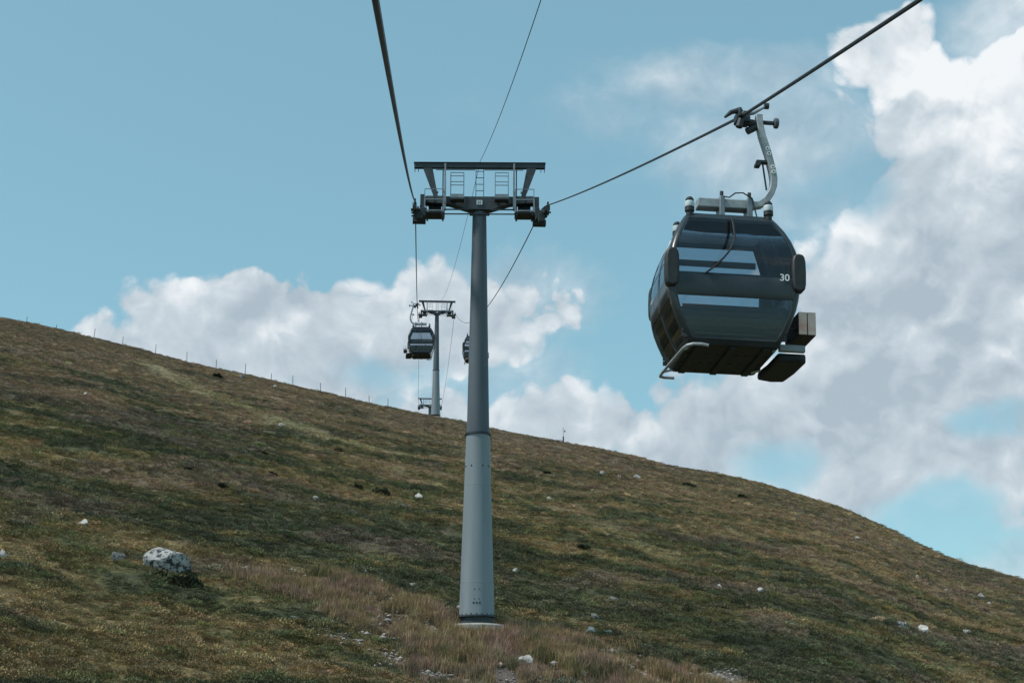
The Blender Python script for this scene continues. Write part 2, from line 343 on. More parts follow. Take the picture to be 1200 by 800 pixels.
def build_hill():
    az = np.unique(np.concatenate([np.linspace(-180, -24, 45), np.arange(-24, 31, .095), np.linspace(31, 180, 43)]))[:-1]
    rad = np.concatenate([np.linspace(1, 36, 22)[:-1], 36*np.exp(np.arange(0, math.log(300/36), .0052)), np.geomspace(304, 6000, 26)])
    A, D = np.meshgrid(np.radians(az), rad); X = D*np.sin(A); Y = D*np.cos(A); Z = ground_z(X, Y)
    nr, na = A.shape; idx = np.arange(nr*na).reshape(nr, na); nx = np.roll(idx, -1, 1)
    quads = np.stack([idx[:-1], nx[:-1], nx[1:], idx[1:]], -1).reshape(-1, 4)[:, ::-1]
    me = bpy.data.meshes.new('hill'); nv = nr*na+1
    co = np.vstack([np.stack([X, Y, Z], -1).reshape(-1, 3), [[0, 0, float(ground_z(0., 0.))]]])
    fan = np.stack([idx[0], np.full(na, nv-1), nx[0]], -1)
    me.vertices.add(nv); me.vertices.foreach_set('co', co.astype(np.float32).ravel())
    lo = np.concatenate([quads.ravel(), fan.ravel()]); nq = len(quads)
    me.loops.add(len(lo)); me.loops.foreach_set('vertex_index', lo.astype(np.int32))
    st = np.concatenate([np.arange(nq)*4, nq*4+np.arange(na)*3]); me.polygons.add(nq+na)
    me.polygons.foreach_set('loop_start', st.astype(np.int32)); me.update(); me.validate()
    me.polygons.foreach_set('use_smooth', np.ones(len(me.polygons), bool))
    c, b = moor_colour(co[:, 0], co[:, 1])
    at = me.attributes.new('moor', 'FLOAT_COLOR', 'POINT'); at.data.foreach_set('color', np.column_stack([c, b]).astype(np.float32).ravel())
    m = bpy.data.materials.new('moor_ground'); m.use_nodes = True; t = NT(m.node_tree); bs = t.n['Principled BSDF']
    an = t.new('ShaderNodeAttribute', attribute_name='moor'); pos = t.new('ShaderNodeNewGeometry').outputs['Position']
    f1 = t.noise(t.vm('MULTIPLY', pos, (1, 1.5, 1.5)), 2.6, 6, .65); f2 = t.noise(pos, 11, 4, .65)
    col = t.mix(1.0, an.outputs['Color'], t.ramp(f1, [(.28, (.35, .36, .36)), (.5, (.85, .87, .85)), (.75, (1.6, 1.45, 1.25))]), 'MULTIPLY')
    col = t.mix(1.0, col, t.ramp(f2, [(.3, (.45, .45, .45)), (.7, (1.35, 1.35, 1.35))]), 'MULTIPLY')
    soil = t.ramp(t.noise(pos, 9, 6, .7), [(.3, (.06, .05, .045)), (.55, (.14, .115, .10)), (.78, (.30, .27, .25))])
    col = t.mix(t.step(t.m('ADD', an.outputs['Alpha'], t.m('MULTIPLY', t.m('SUBTRACT', f2, .5), .8)), .35, .65), col, soil)
    t.put(bs.inputs['Base Color'], col); bs.inputs['Roughness'].default_value = .95; bs.inputs['Specular IOR Level'].default_value = .15
    bn = t.new('ShaderNodeBump'); bn.inputs['Strength'].default_value = .8; bn.inputs['Distance'].default_value = .12
    t.put(bn.inputs['Height'], t.m('ADD', f1, t.m('MULTIPLY', f2, .5))); t.l.new(bn.outputs[0], bs.inputs['Normal'])
    me.materials.append(m)
    o = bpy.data.objects.new('hill', me); COL.objects.link(o); tag(o, 'moorland hillside sloping down to the right under the lift', 'hill', kind='structure')
build_hill()

# ------------------------------------------------------------------ low vegetation (uncountable: stuff)
def leaf_mat(name, rough=.8):
    m = bpy.data.materials.new(name); m.use_nodes = True; t = NT(m.node_tree); b = t.n['Principled BSDF']
    a = t.new('ShaderNodeAttribute', attribute_name='col', attribute_type='INSTANCER')
    tn = t.new('ShaderNodeAttribute', attribute_name='tint')
    t.put(b.inputs['Base Color'], t.mix(1.0, a.outputs['Color'], tn.outputs['Color'], 'MULTIPLY'))
    b.inputs['Roughness'].default_value = rough; b.inputs['Specular IOR Level'].default_value = .2
    b.inputs['Subsurface Weight'].default_value = 0
    return m
def proto(name, V, F, T, m):                         # unlinked mesh used only as the shape of one tuft
    me = bpy.data.meshes.new(name); me.from_pydata(V, [], F); me.update()
    at = me.attributes.new('tint', 'FLOAT_COLOR', 'POINT'); at.data.foreach_set('color', np.column_stack([np.array(T), np.ones(len(T))]).astype(np.float32).ravel())
    me.materials.append(m); return bpy.data.objects.new(name, me)
def heath_proto(name, n, rad, hgt, leaf, m, seed):
    r = random.Random(seed); V = []; F = []; T = []
    for _ in range(n):
        a = r.uniform(0, 6.283); q = math.sqrt(r.random()); z = hgt*math.sqrt(max(0, 1-q*q))*r.uniform(.25, 1.05)
        c = Vector((math.cos(a)*q*rad, math.sin(a)*q*rad, z)); L = leaf*r.uniform(.6, 1.5)
        d = (Vector((math.cos(a)*q, math.sin(a)*q, .9))+Vector((r.gauss(0, .5), r.gauss(0, .5), r.gauss(0, .4)))).normalized()
        s = d.cross(Vector((r.gauss(0, 1), r.gauss(0, 1), r.gauss(0, 1)))).normalized()*L*.38
        k = len(V); V += [c-s, c+s, c+d*L]; F.append((k, k+1, k+2)); g = r.uniform(.7, 1.3); T += [(g, g*r.uniform(.95, 1.05), g*.95)]*2+[(g*1.15,)*3]
    return proto(name, V, F, T, m)
def grass_proto(name, n, rad, hgt, wid, m, seed, lean=.35):
    r = random.Random(seed); V = []; F = []; T = []
    for _ in range(n):
        a = r.uniform(0, 6.283); q = r.random()*rad; c = Vector((math.cos(a)*q, math.sin(a)*q, -.04)); L = hgt*r.uniform(.5, 1.15)
        b = r.uniform(0, 6.283); l = Vector((math.cos(b), math.sin(b), 0))*L*lean*r.random()+Vector((.10, 0, 0))*L
        s = Vector((-math.sin(b), math.cos(b), 0))*wid*r.uniform(.6, 1.3)
        k = len(V); mid = c+l*.35+Vector((0, 0, L*.6)); tip = c+l+Vector((0, 0, L*.95))
        V += [c-s, c+s, mid+s*.7, mid-s*.7, tip]; F += [(k, k+1, k+2, k+3), (k+3, k+2, k+4)]
        g = r.uniform(.7, 1.25); T += [(g*.8, g*.85, g*.75)]*2+[(g, g, g)]*2+[(g*1.15, g*1.05, g*1.05)]
    return proto(name, V, F, T, m)
def scatter(name, label, P, rot, scl, col, pr):
    me = bpy.data.meshes.new(name); me.vertices.add(len(P)); me.vertices.foreach_set('co', P.astype(np.float32).ravel())
    for an, ty, key, dat in (('rot', 'FLOAT_VECTOR', 'vector', rot), ('scl', 'FLOAT_VECTOR', 'vector', scl), ('col', 'FLOAT_COLOR', 'color', np.column_stack([col, np.ones(len(P))]))):
        me.attributes.new(an, ty, 'POINT').data.foreach_set(key, dat.astype(np.float32).ravel())
    o = bpy.data.objects.new(name, me); COL.objects.link(o); tag(o, label, 'vegetation', kind='stuff')
    g = bpy.data.node_groups.new(name, 'GeometryNodeTree')
    g.interface.new_socket('Geometry', in_out='INPUT', socket_type='NodeSocketGeometry'); g.interface.new_socket('Geometry', in_out='OUTPUT', socket_type='NodeSocketGeometry')
    N = g.nodes; i = N.new('NodeGroupInput'); u = N.new('NodeGroupOutput'); ip = N.new('GeometryNodeInstanceOnPoints'); oi = N.new('GeometryNodeObjectInfo')
    oi.inputs['Object'].default_value = pr
    for an, sk in (('rot', 'Rotation'), ('scl', 'Scale')):
        q = N.new('GeometryNodeInputNamedAttribute'); q.data_type = 'FLOAT_VECTOR'; q.inputs['Name'].default_value = an; g.links.new(q.outputs['Attribute'], ip.inputs[sk])
    g.links.new(i.outputs[0], ip.inputs['Points']); g.links.new(oi.outputs['Geometry'], ip.inputs['Instance']); g.links.new(ip.outputs[0], u.inputs[0])
    o.modifiers.new('scatter', 'NODES').node_group = g
    return o
def wedge(n, d0, d1, p=2.0):
    """random ground points in the sector of hillside that can be seen; p=2 is even per area, lower gathers them nearer"""
    az = np.radians(RNG.uniform(-20.5, 27.5, n)); u = RNG.random(n); d = (d0**p+u*(d1**p-d0**p))**(1/p)
    x = d*np.sin(az); y = d*np.cos(az)
    lim = smooth_interp(np.degrees(az), _RA, _RR, 5)*1.06; k = d < lim
    return x[k], y[k], d[k]
LM = leaf_mat('heath_leaf'); GM = leaf_mat('grass_blade', .7)
def keep(ok, *a): return [q[ok] for q in a]
def scatter_set(name, label, x, y, pr, s0, s1, flat, col, tilt=.15, jit=.22, sink=.03):
    n = len(x); z = ground_z(x, y)-sink
    s = RNG.uniform(s0, s1, n)**1.0; scl = np.column_stack([s*RNG.uniform(.8, 1.35, n), s*RNG.uniform(.8, 1.2, n), s*flat*RNG.uniform(.7, 1.3, n)])
    rot = np.column_stack([RNG.normal(.12, tilt, n), RNG.normal(0, tilt, n), RNG.uniform(0, 6.283, n)])
    col = np.clip(col*RNG.lognormal(0, jit, (n, 1))*RNG.normal(1, .06, (n, 3)), 0, 1)
    return scatter(name, label, np.column_stack([x, y, z]), rot, scl, col, pr)
def vegetation():
    hp = [heath_proto('heath_shape_a', 240, .5, .24, .065, LM, 1), heath_proto('heath_shape_b', 260, .5, .28, .06, LM, 2)]
    tp = grass_proto('moor_tuft_shape', 46, .22, .32, .008, GM, 3, .9)
    dp = grass_proto('dry_grass_shape', 60, .26, .52, .0065, GM, 4, .45)
    # heath cushions
    for k, (n, s0, s1) in enumerate(((170000, .25, .60), (70000, .40, .95))):
        x, y, d = wedge(n, 36, 262, 1.3); c, br = moor_colour(x, y); pa, dr, _ = masks(x, y)
        cl = fbm(x/2.2+50*k, y/1.6, 3)
        ok = (RNG.random(len(x)) > br*1.2) & (RNG.random(len(x)) > pa*.85) & (RNG.random(len(x)) > dr*.75) & (cl > .30)
        x, y, c, cl = keep(ok, x, y, c, cl); dark = (1.15-.3*sstep(cl, .45, .68))[:, None]
        scatter_set('heath_cushions', ('low dark heath cushions covering the hillside', 'broad green heather mounds spread over the hillside')[k], x, y, hp[k], s0, s1, .75+.15*k, c*dark*1.15)
    # short moor grass between them
    x, y, d = wedge(130000, 36, 262, 1.3); c, br = moor_colour(x, y); g = fbm(x/6+9, y/3.4+2, 3)
    ok = (RNG.random(len(x)) > br) & (g > .44); x, y, c = keep(ok, x, y, c)
    scatter_set('moor_grass', 'short olive and ochre moor grass between the heath', x, y, tp, .4, .95, .8, c*np.array((1.5, 1.35, 1.15))+np.array((.012, .009, .002)))
    # tall dry grass on the disturbed ground round the tower foot
    x, y, d = wedge(260000, 36, 75, 2.0); pa, dr, br = masks(x, y); pn = fbm(x/1.3+5, y/1.1, 3)
    ok = (RNG.random(len(x)) < dr*1.1*sstep(pn, .33, .52)) & (RNG.random(len(x)) > br*1.6); x, y, pn = keep(ok, x, y, pn)
    w = sstep(fbm(x/1.6+77, y/1.4, 3), .40, .60)[:, None]; c = np.array((.29, .20, .142))*(1-w)+np.array((.29, .215, .115))*w
    gr = sstep(fbm(x/1.1+7, y/.9+31, 3),   .58, .70)[:, None]*.6; c = c*(1-gr)+np.array((.11, .115, .05))*gr
    scatter_set('dry_grass', 'tall dry pinkish and straw coloured grass round the tower foot', x, y, dp, .45, 1.05, 1.0, c, .12, .25)
vegetation()

# ------------------------------------------------------------------ the line: towers and ropes
XC, HALF = 2.36, 2.7                                  # line centre and half gauge (m)
TOWERS = [(56.07, 21.92, .372, .212), (207.1, 63.7, .335, .165), (325.6, 77.3, .075, .03)]   # y, rope height, slope in, slope out
DY = 2.1
def rope_pts(left):
    x = XC-HALF if left else XC+HALF; P = []
    def span(y0, z0, y1, z1, sag, n):
        for i in range(n+1):
            t = i/n; P.append((x, y0+(y1-y0)*t, z0+(z1-z0)*t-4*sag*t*(1-t)))
    def over(tw):
        y, z, a, b = tw; q = []
        for i in range(9):
            u = -DY+i*DY/4; q.append((x, y+u, z+(a+b)/2*u+(b-a)/(4*DY)*(u*u-DY*DY)+0.0))
        return q
    T = [over(t) for t in TOWERS]
    s = (8.4, 4.73) if left else (12.82, 7.42)
    span(-70, s[1]-.20*(70+s[0]), *s, .8, 10)
    if left: span(*s, *T[0][0][1:], .22, 14)
    else: span(*s, 20.68, 9.765, .01, 6); span(20.68, 9.765, *T[0][0][1:], .10, 12); P += T[0]
    span(*T[0][-1][1:], *T[1][0][1:], 3.0, 40); P += T[1]
    span(*T[1][-1][1:], *T[2][0][1:], 1.6, 20); P += T[2]
    span(*T[2][-1][1:], 430, 74, 2, 10)
    Q = [P[0]]
    for p in P[1:]:
        if math.dist(p, Q[-1]) > .05: Q.append(p)
    return Q
ROPES = {True: rope_pts(True), False: rope_pts(False)}
def rope_at(left, y):
    P = ROPES[left]; return float(np.interp(y, [p[1] for p in P], [p[2] for p in P]))
for left in (True, False):
    tag(MB().tube(ROPES[left], .026, 8).build('haul_rope', 'rope_steel'), 'thick dark steel rope on the left, passing almost overhead' if left else 'thick dark steel rope on the right, carrying the near cabin numbered 30', 'rope', 'haul ropes of the lift')
cx = XC+.02; _v = ray(634, 0)*(cx/ray(634, 0)[0]); cp = [(-70, -14), (float(_v[1]), float(_v[2])), TOWERS[0][:2], TOWERS[1][:2], TOWERS[2][:2], (430, 76)]; C = []
for (y0, z0), (y1, z1), dz0, dz1, sag, n in ((cp[0], cp[1], 0, 0, .5, 6), (cp[1], cp[2], 0, 2.15, .25, 12), (cp[2], cp[3], 2.15, 2.15, 2.2, 30), (cp[3], cp[4], 2.15, 2.15, 1.5, 16), (cp[4], cp[5], 2.15, 2, 1, 6)):
    for i in range(n):
        t = i/n; C.append((cx, y0+(y1-y0)*t, z0+dz0+(z1+dz1-z0-dz0)*t-4*sag*t*(1-t)))
tag(MB().tube(C, .011, 6).build('communication_cable', 'rope_steel'), 'thin dark cable strung over the middle of the towers', 'cable')

def lift_tower(y, zr, a, b, label, fine=True, twist=0):
    zb = float(ground_z(XC, y))-.05; H = zr-zb         # local z: 0 at the foot, H at rope height
    T = empty('lift_tower', (XC, y, zb), (0, 0, R(twist))); tag(T, label, 'lift tower', 'lift towers up the hillside')
    zf = min(7.65, H*.45); zt = H-.17
    f = MB().lathe([(1.05, -.6), (1.05, .10), (.98, .16), (.55, .16)], 28).build('foundation', 'concrete', T)
    MB().lathe([(.735, .161), (.735, .24), (.64, .25), (.62, .43), (.74, .44), (.74, .50), (.6, .505)], 40).build('anchor_ring', 'steel_dark', T)
    r = lambda z: .69+(.475-.69)*(z-.506)/(zf-.506)
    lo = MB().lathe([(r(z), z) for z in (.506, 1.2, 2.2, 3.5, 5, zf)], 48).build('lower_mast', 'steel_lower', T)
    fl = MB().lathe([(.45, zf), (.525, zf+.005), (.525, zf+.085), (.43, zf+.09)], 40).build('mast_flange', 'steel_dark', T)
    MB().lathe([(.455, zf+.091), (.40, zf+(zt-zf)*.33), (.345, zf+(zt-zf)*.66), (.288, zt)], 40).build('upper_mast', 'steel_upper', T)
    if fine:
        for zz in (1.75, 5.6): MB().lathe([(r(zz)+.001, zz), (r(zz)+.006, zz+.01), (r(zz)+.001, zz+.03)], 40).build('weld_seam', 'steel_lower', lo)
        for zz, xs, s in ((.95, (-.12, 0, .12), .038), (1.1, (-.09, .09), .02), (1.48, (-.09, .09), .02), (6.35, (-.46, -.24, .20, .42), .035)):
            for q in xs:
                yy = -math.sqrt(max(.01, r(zz)**2-q*q)); MB().cyl((q, yy+.03, zz), (q*1.01, yy-.012, zz), s, 10).build('bolt_hole', 'rubber', lo)
        for k in range(20):
            an = 2*math.pi*k/20; MB().cyl((.69*math.cos(an), .69*math.sin(an), .5), (.69*math.cos(an), .69*math.sin(an), .56), .022, 6).build('anchor_bolt', 'steel_dark', T)
    Z = lambda v: H+(430-v)*.00592                     # heights measured off the head
    ZB = lambda v: Z(v+30)
    # crossarm: deep in the middle, shallow at the ends
    ca = MB().prism([(-.42, Z(455)), (.42, Z(455)), (1.3, Z(408)), (2.3, Z(400)), (2.3, Z(352)), (-2.3, Z(352)), (-2.3, Z(400)), (-1.3, Z(408))], -.2, .2).build('crossarm', 'steel_head', T, bevel=.012)
    MB().prism([(-.42, Z(462)), (.42, Z(462)), (.42, Z(455.3)), (-.42, Z(455.3))], -.4, .4).build('crossarm_plate', 'steel_head', ca)
    for xx in (-1.9, -1.1, 1.1, 1.9): MB().box(xx-.012, xx+.012, -.235, -.2, Z(398), Z(354)).build('stiffener', 'steel_dark', ca)
    pl = MB().box(-.125, .125, -.235, -.215, Z(417), Z(383)).build('number_plate', 'white_plate', T)
    if fine:
        MB().box(-.06, -.035, -.238, -.2352, Z(412), Z(388)).box(.02, .045, -.238, -.2352, Z(412), Z(388)).box(-.035, .02, -.238, -.2352, Z(403), Z(398)).build('plate_mark', 'steel_dark', pl)
    # lifting gantry over the crossarm
    gb = MB().box(-2.78, 2.78, -.11, .11, Z(125), Z(90)).build('gantry_beam', 'steel_head', T, bevel=.01)
    MB().box(-2.8, 2.8, -.16, .16, Z(89.5), Z(86)).build('beam_flange', 'steel_head', gb)
    for s in (-1, 1):
        for q in (2.6, 2.75): MB().box(s*q-.012, s*q+.012, -.05, .05, Z(152), Z(125.3)).build('lifting_eye', 'steel_dark', gb)
        MB().cyl((s*.2, -.16, Z(148)), (s*1.85, -.16, Z(148)), .018, 6).build('conduit', 'steel_dark', gb)
        MB().hexa([(s*1.83-.08*1, -.1, Z(352.5)), (s*1.83+.08, -.1, Z(352.5)), (s*1.83+.08, .1, Z(352.5)), (s*1.83-.08, .1, Z(352.5)),
                   (s*2.2-.2, -.1, Z(125.5)), (s*2.2+.2, -.1, Z(125.5)), (s*2.2+.2, .1, Z(125.5)), (s*2.2-.2, .1, Z(125.5))]).build('gantry_strut', 'steel_head', T, bevel=.01)
        MB().bar((s*1.44, -.3, Z(466)), (s*1.46, -.18, Z(100)), .075, .06).build('hanger_post', 'galvanised', T)
        MB().bar((s*1.56, .3, Z(466)), (s*1.56, .18, Z(126)), .05, .05).build('hanger_post', 'steel_upper', T)
        # small crane basket on the crossarm
        x0, x1 = sorted((s*.64, s*1.23)); B = MB().box(x0, x1, -.62, -.24, ZB(372), ZB(360)).build('basket_floor', 'steel_dark', T)
        MB().box(x0, x1, -.62, -.60, ZB(359), ZB(332)).build('toe_board', 'galvanised', B)
        rl = MB()
        for xx in (x0+.02, x1-.02):
            for yy in (-.61, -.25): rl.bar((xx, yy, ZB(360)), (xx, yy, ZB(168)), .03)
            for v in (170, 240): rl.bar((xx, -.6, ZB(v)), (xx, -.26, ZB(v)), .026)
        for v in (170, 240):
            for yy in (-.61, -.25): rl.bar((x0+.02, yy, ZB(v)), (x1-.02, yy, ZB(v)), .028)
        rl.build('basket_railing', 'galvanised', B)
        # walkway along the sheaves
        x0, x1 = sorted((s*1.5, s*2.28)); zl = Z(480); m = (a+b)/2*.55
        W = MB(); L = .65
        for k in range(7):
            u0 = -L+k*2*L/7; W.box(x0, x1, u0, u0+2*L/7-.03, zl-.05+m*u0, zl+m*u0)
        W = W.build('walkway_grating', 'steel_dark', T)
        st = MB()
        for xx in (x0+.06, x1-.06): st.bar((xx, -L, zl-.1-m*L), (xx, L, zl-.1+m*L), .07, .09)
        st.build('walkway_stringer', 'steel_dark', W)
        rl = MB()
        for (w, v) in ((.05, 368), (.05, 452), (.028, 290)):
            q = zl+(460-v)*.00592
            rl.bar((x0, -L, q-m*L), (x1, -L, q-m*L), w)
            rl.bar((x0, L, q+m*L), (x1, L, q+m*L), w*.7)
            rl.bar((x1 if s < 0 else x0, -L, q-m*L), (x1 if s < 0 else x0, L, q+m*L), w*.6)
        for xx in (x0, x1):
            rl.bar((xx, -L, zl-.02-m*L), (xx, -L, zl+.55-m*L), .06); rl.bar((xx, -L, zl+.55-m*L), (xx, -L, zl+1.02-m*L), .03)
            rl.bar((xx, L, zl-.02+m*L), (xx, L, zl+1.0+m*L), .035)
        rl.build('walkway_railing', 'galvanised', W)
        # sheave train
        xs = s*HALF; n = 8; ze = lambda u: H+(a+b)/2*u+(b-a)/(4*DY)*(u*u-DY*DY)
        S = MB()
        S.tube([(xs-.12*s, u, ze(u)-.26) for u in np.linspace(-DY, DY, 9)], .07, sect=[(-.5, -1), (.5, -1), (.5, 1), (-.5, 1)])
        S.tube([(xs-.02*s, u, ze(u)-.42) for u in np.linspace(-DY*.7, DY*.7, 7)], .09, sect=[(-.6, -1), (.6, -1), (.6, 1), (-.6, 1)])
        S.box(*sorted((s*2.25, xs+.1*s)), -.16, .16, H-.72, H-.50); S.box(*sorted((s*2.3, s*2.5)), -.3, .3, H-.55, Z(352))
        for k, (x_, y_, z_) in enumerate(((2.36, -.6, -.30), (2.42, -.2, -.16), (2.34, .25, -.22), (2.44, .6, -.34), (2.38, -1.0, -.36), (2.5, -1.4, -.5), (2.48, 1.1, -.3))):
            w_ = .07+.03*(k % 3); S.box(*sorted((s*(x_-w_), s*(x_+w_))), y_-.14, y_+.14, H+z_-.2+.27*y_, H+z_+.16+.27*y_)
        S = S.build('sheave_frame', 'steel_dark', T, bevel=.008); S.rotation_euler.z = -R(twist)
        for k in range(n):
            u = -DY+.22+k*(2*DY-.44)/(n-1); zc = ze(u)-.026-.19
            MB().tube([(xs-.06, u, zc), (xs-.055, u, zc), (xs-.02, u, zc), (xs+.02, u, zc), (xs+.055, u, zc), (xs+.06, u, zc)], [.15, .215, .19, .19, .215, .15], 18).build('sheave', 'rubber', S)
        for k in range(n//2):
            u = -DY+.5+k*(2*DY-1.0)/(n/2-1); MB().box(*sorted((xs+.075*s, xs+.1*s)), u-.36, u+.36, ze(u)-.30, ze(u)-.12).build('rocker_plate', 'steel_dark', S)
            MB().cyl((xs-.2*s, u, ze(u)-.3), (xs+.17*s, u, ze(u)-.3), .04, 8).build('rocker_pin', 'steel_dark', S)
        for u in (-DY, DY): MB().box(xs-.035, xs+.035, u-.1, u+.1, ze(u)-.34, ze(u)+.12).build('rope_catcher', 'steel_dark', S)
        for q, u in enumerate((-.5, .1, .6)): MB().bar((s*(1.75+.22*q), u, Z(352)), (s*(1.75+.22*q), u, Z(335)), .05).build('cable_clip', 'steel_dark', T)
        MB().box(*sorted((s*1.62, s*2.16)), .21, .5, Z(440), Z(352)).build('derail_box', 'steel_dark', T, bevel=.01)
    for v, w in ((461, .05), (495, .045)): MB().bar((-1.5, -.33, Z(v)), (1.5, -.33, Z(v)), w).build('tie_rod', 'steel_dark', T)
    ld = MB()
    for xx in (-.16, .17): ld.bar((xx, .24, Z(352)), (xx, .24, Z(62)), .028)
    ld = ld.build('ladder', 'steel_upper', T)
    for v in (330, 280, 230, 180, 130): MB().bar((-.15, .24, Z(v)), (.16, .24, Z(v)), .024).build('rung', 'steel_upper', ld)
    ld2 = MB()
    for xx in (-.2, .2): ld2.bar((xx, 1.0, .6), (xx, .62, H-.5), .03)
    ld2 = ld2.build('mast_ladder', 'steel_upper', T)
    if fine:
        for k in range(1, int((H-1.4)/.3)):
            z = .6+k*.3; yy = 1.0-.38*(z-.6)/(H-1.1); MB().bar((-.19, yy, z), (.19, yy, z), .022).build('rung', 'steel_upper', ld2)
    return T
lift_tower(*TOWERS[0], 'tall grey lift tower in the foreground, its foot in dry grass', True, -3)
lift_tower(*TOWERS[1], 'middle lift tower standing whole on the skyline beside the far cabin', False)
lift_tower(*TOWERS[2], 'farthest lift tower, only its head showing above the ridge', False)

# ------------------------------------------------------------------ gondola cabin
GX, GZ = .32, 4.02                                             # height of the rope above the cabin floor
_z = np.array([0, .2, .34, .55, .76, 1.07, 1.38, 1.55, 1.71, 1.9, 2.05])
_a = np.array([.74, .855, .92, 1.0, 1.045, 1.075, 1.04, .99, .93, .835, .74])*.937
_b = np.array([.90, .945, .965, .99, 1.0, 1.0, .96, .915, .85, .75, .63])*.95
def ring(z, off=0.):
    a = float(np.interp(z, _z, _a))+off; b = float(np.interp(z, _z, _b))+off; r = .085; P = []
    fr = [0, .006, .994, 1]; sd = [0, .05, .475, .525, .95, 1]
    for q in fr: P.append((-(a-r)+2*(a-r)*q, -b, z))
    for k in (1, 2, 3): t = R(-90+22.5*k); P.append((a-r+r*math.cos(t), -(b-r)+r*math.sin(t), z))
    for q in sd: P.append((a, -(b-r)+2*(b-r)*q, z))
    for k in (1, 2, 3): t = R(22.5*k); P.append((a-r+r*math.cos(t), b-r+r*math.sin(t), z))
    for q in fr: P.append(((a-r)-2*(a-r)*q, b, z))
    for k in (1, 2, 3): t = R(90+22.5*k); P.append((-(a-r)+r*math.cos(t), b-r+r*math.sin(t), z))
    for q in sd: P.append((-a, (b-r)-2*(b-r)*q, z))
    for k in (1, 2, 3): t = R(180+22.5*k); P.append((-(a-r)+r*math.cos(t), -(b-r)+r*math.sin(t), z))
    return P
PANES = {'front': [1], 'right': [8, 10], 'rear': [17], 'left': [24, 26]}     # columns of the ring that are glazed
LV = [0, .05, .2, .36, .52, .66, .82, .99, 1.15, 1.31, 1.47, 1.63, 1.81, 1.985, 2.05]
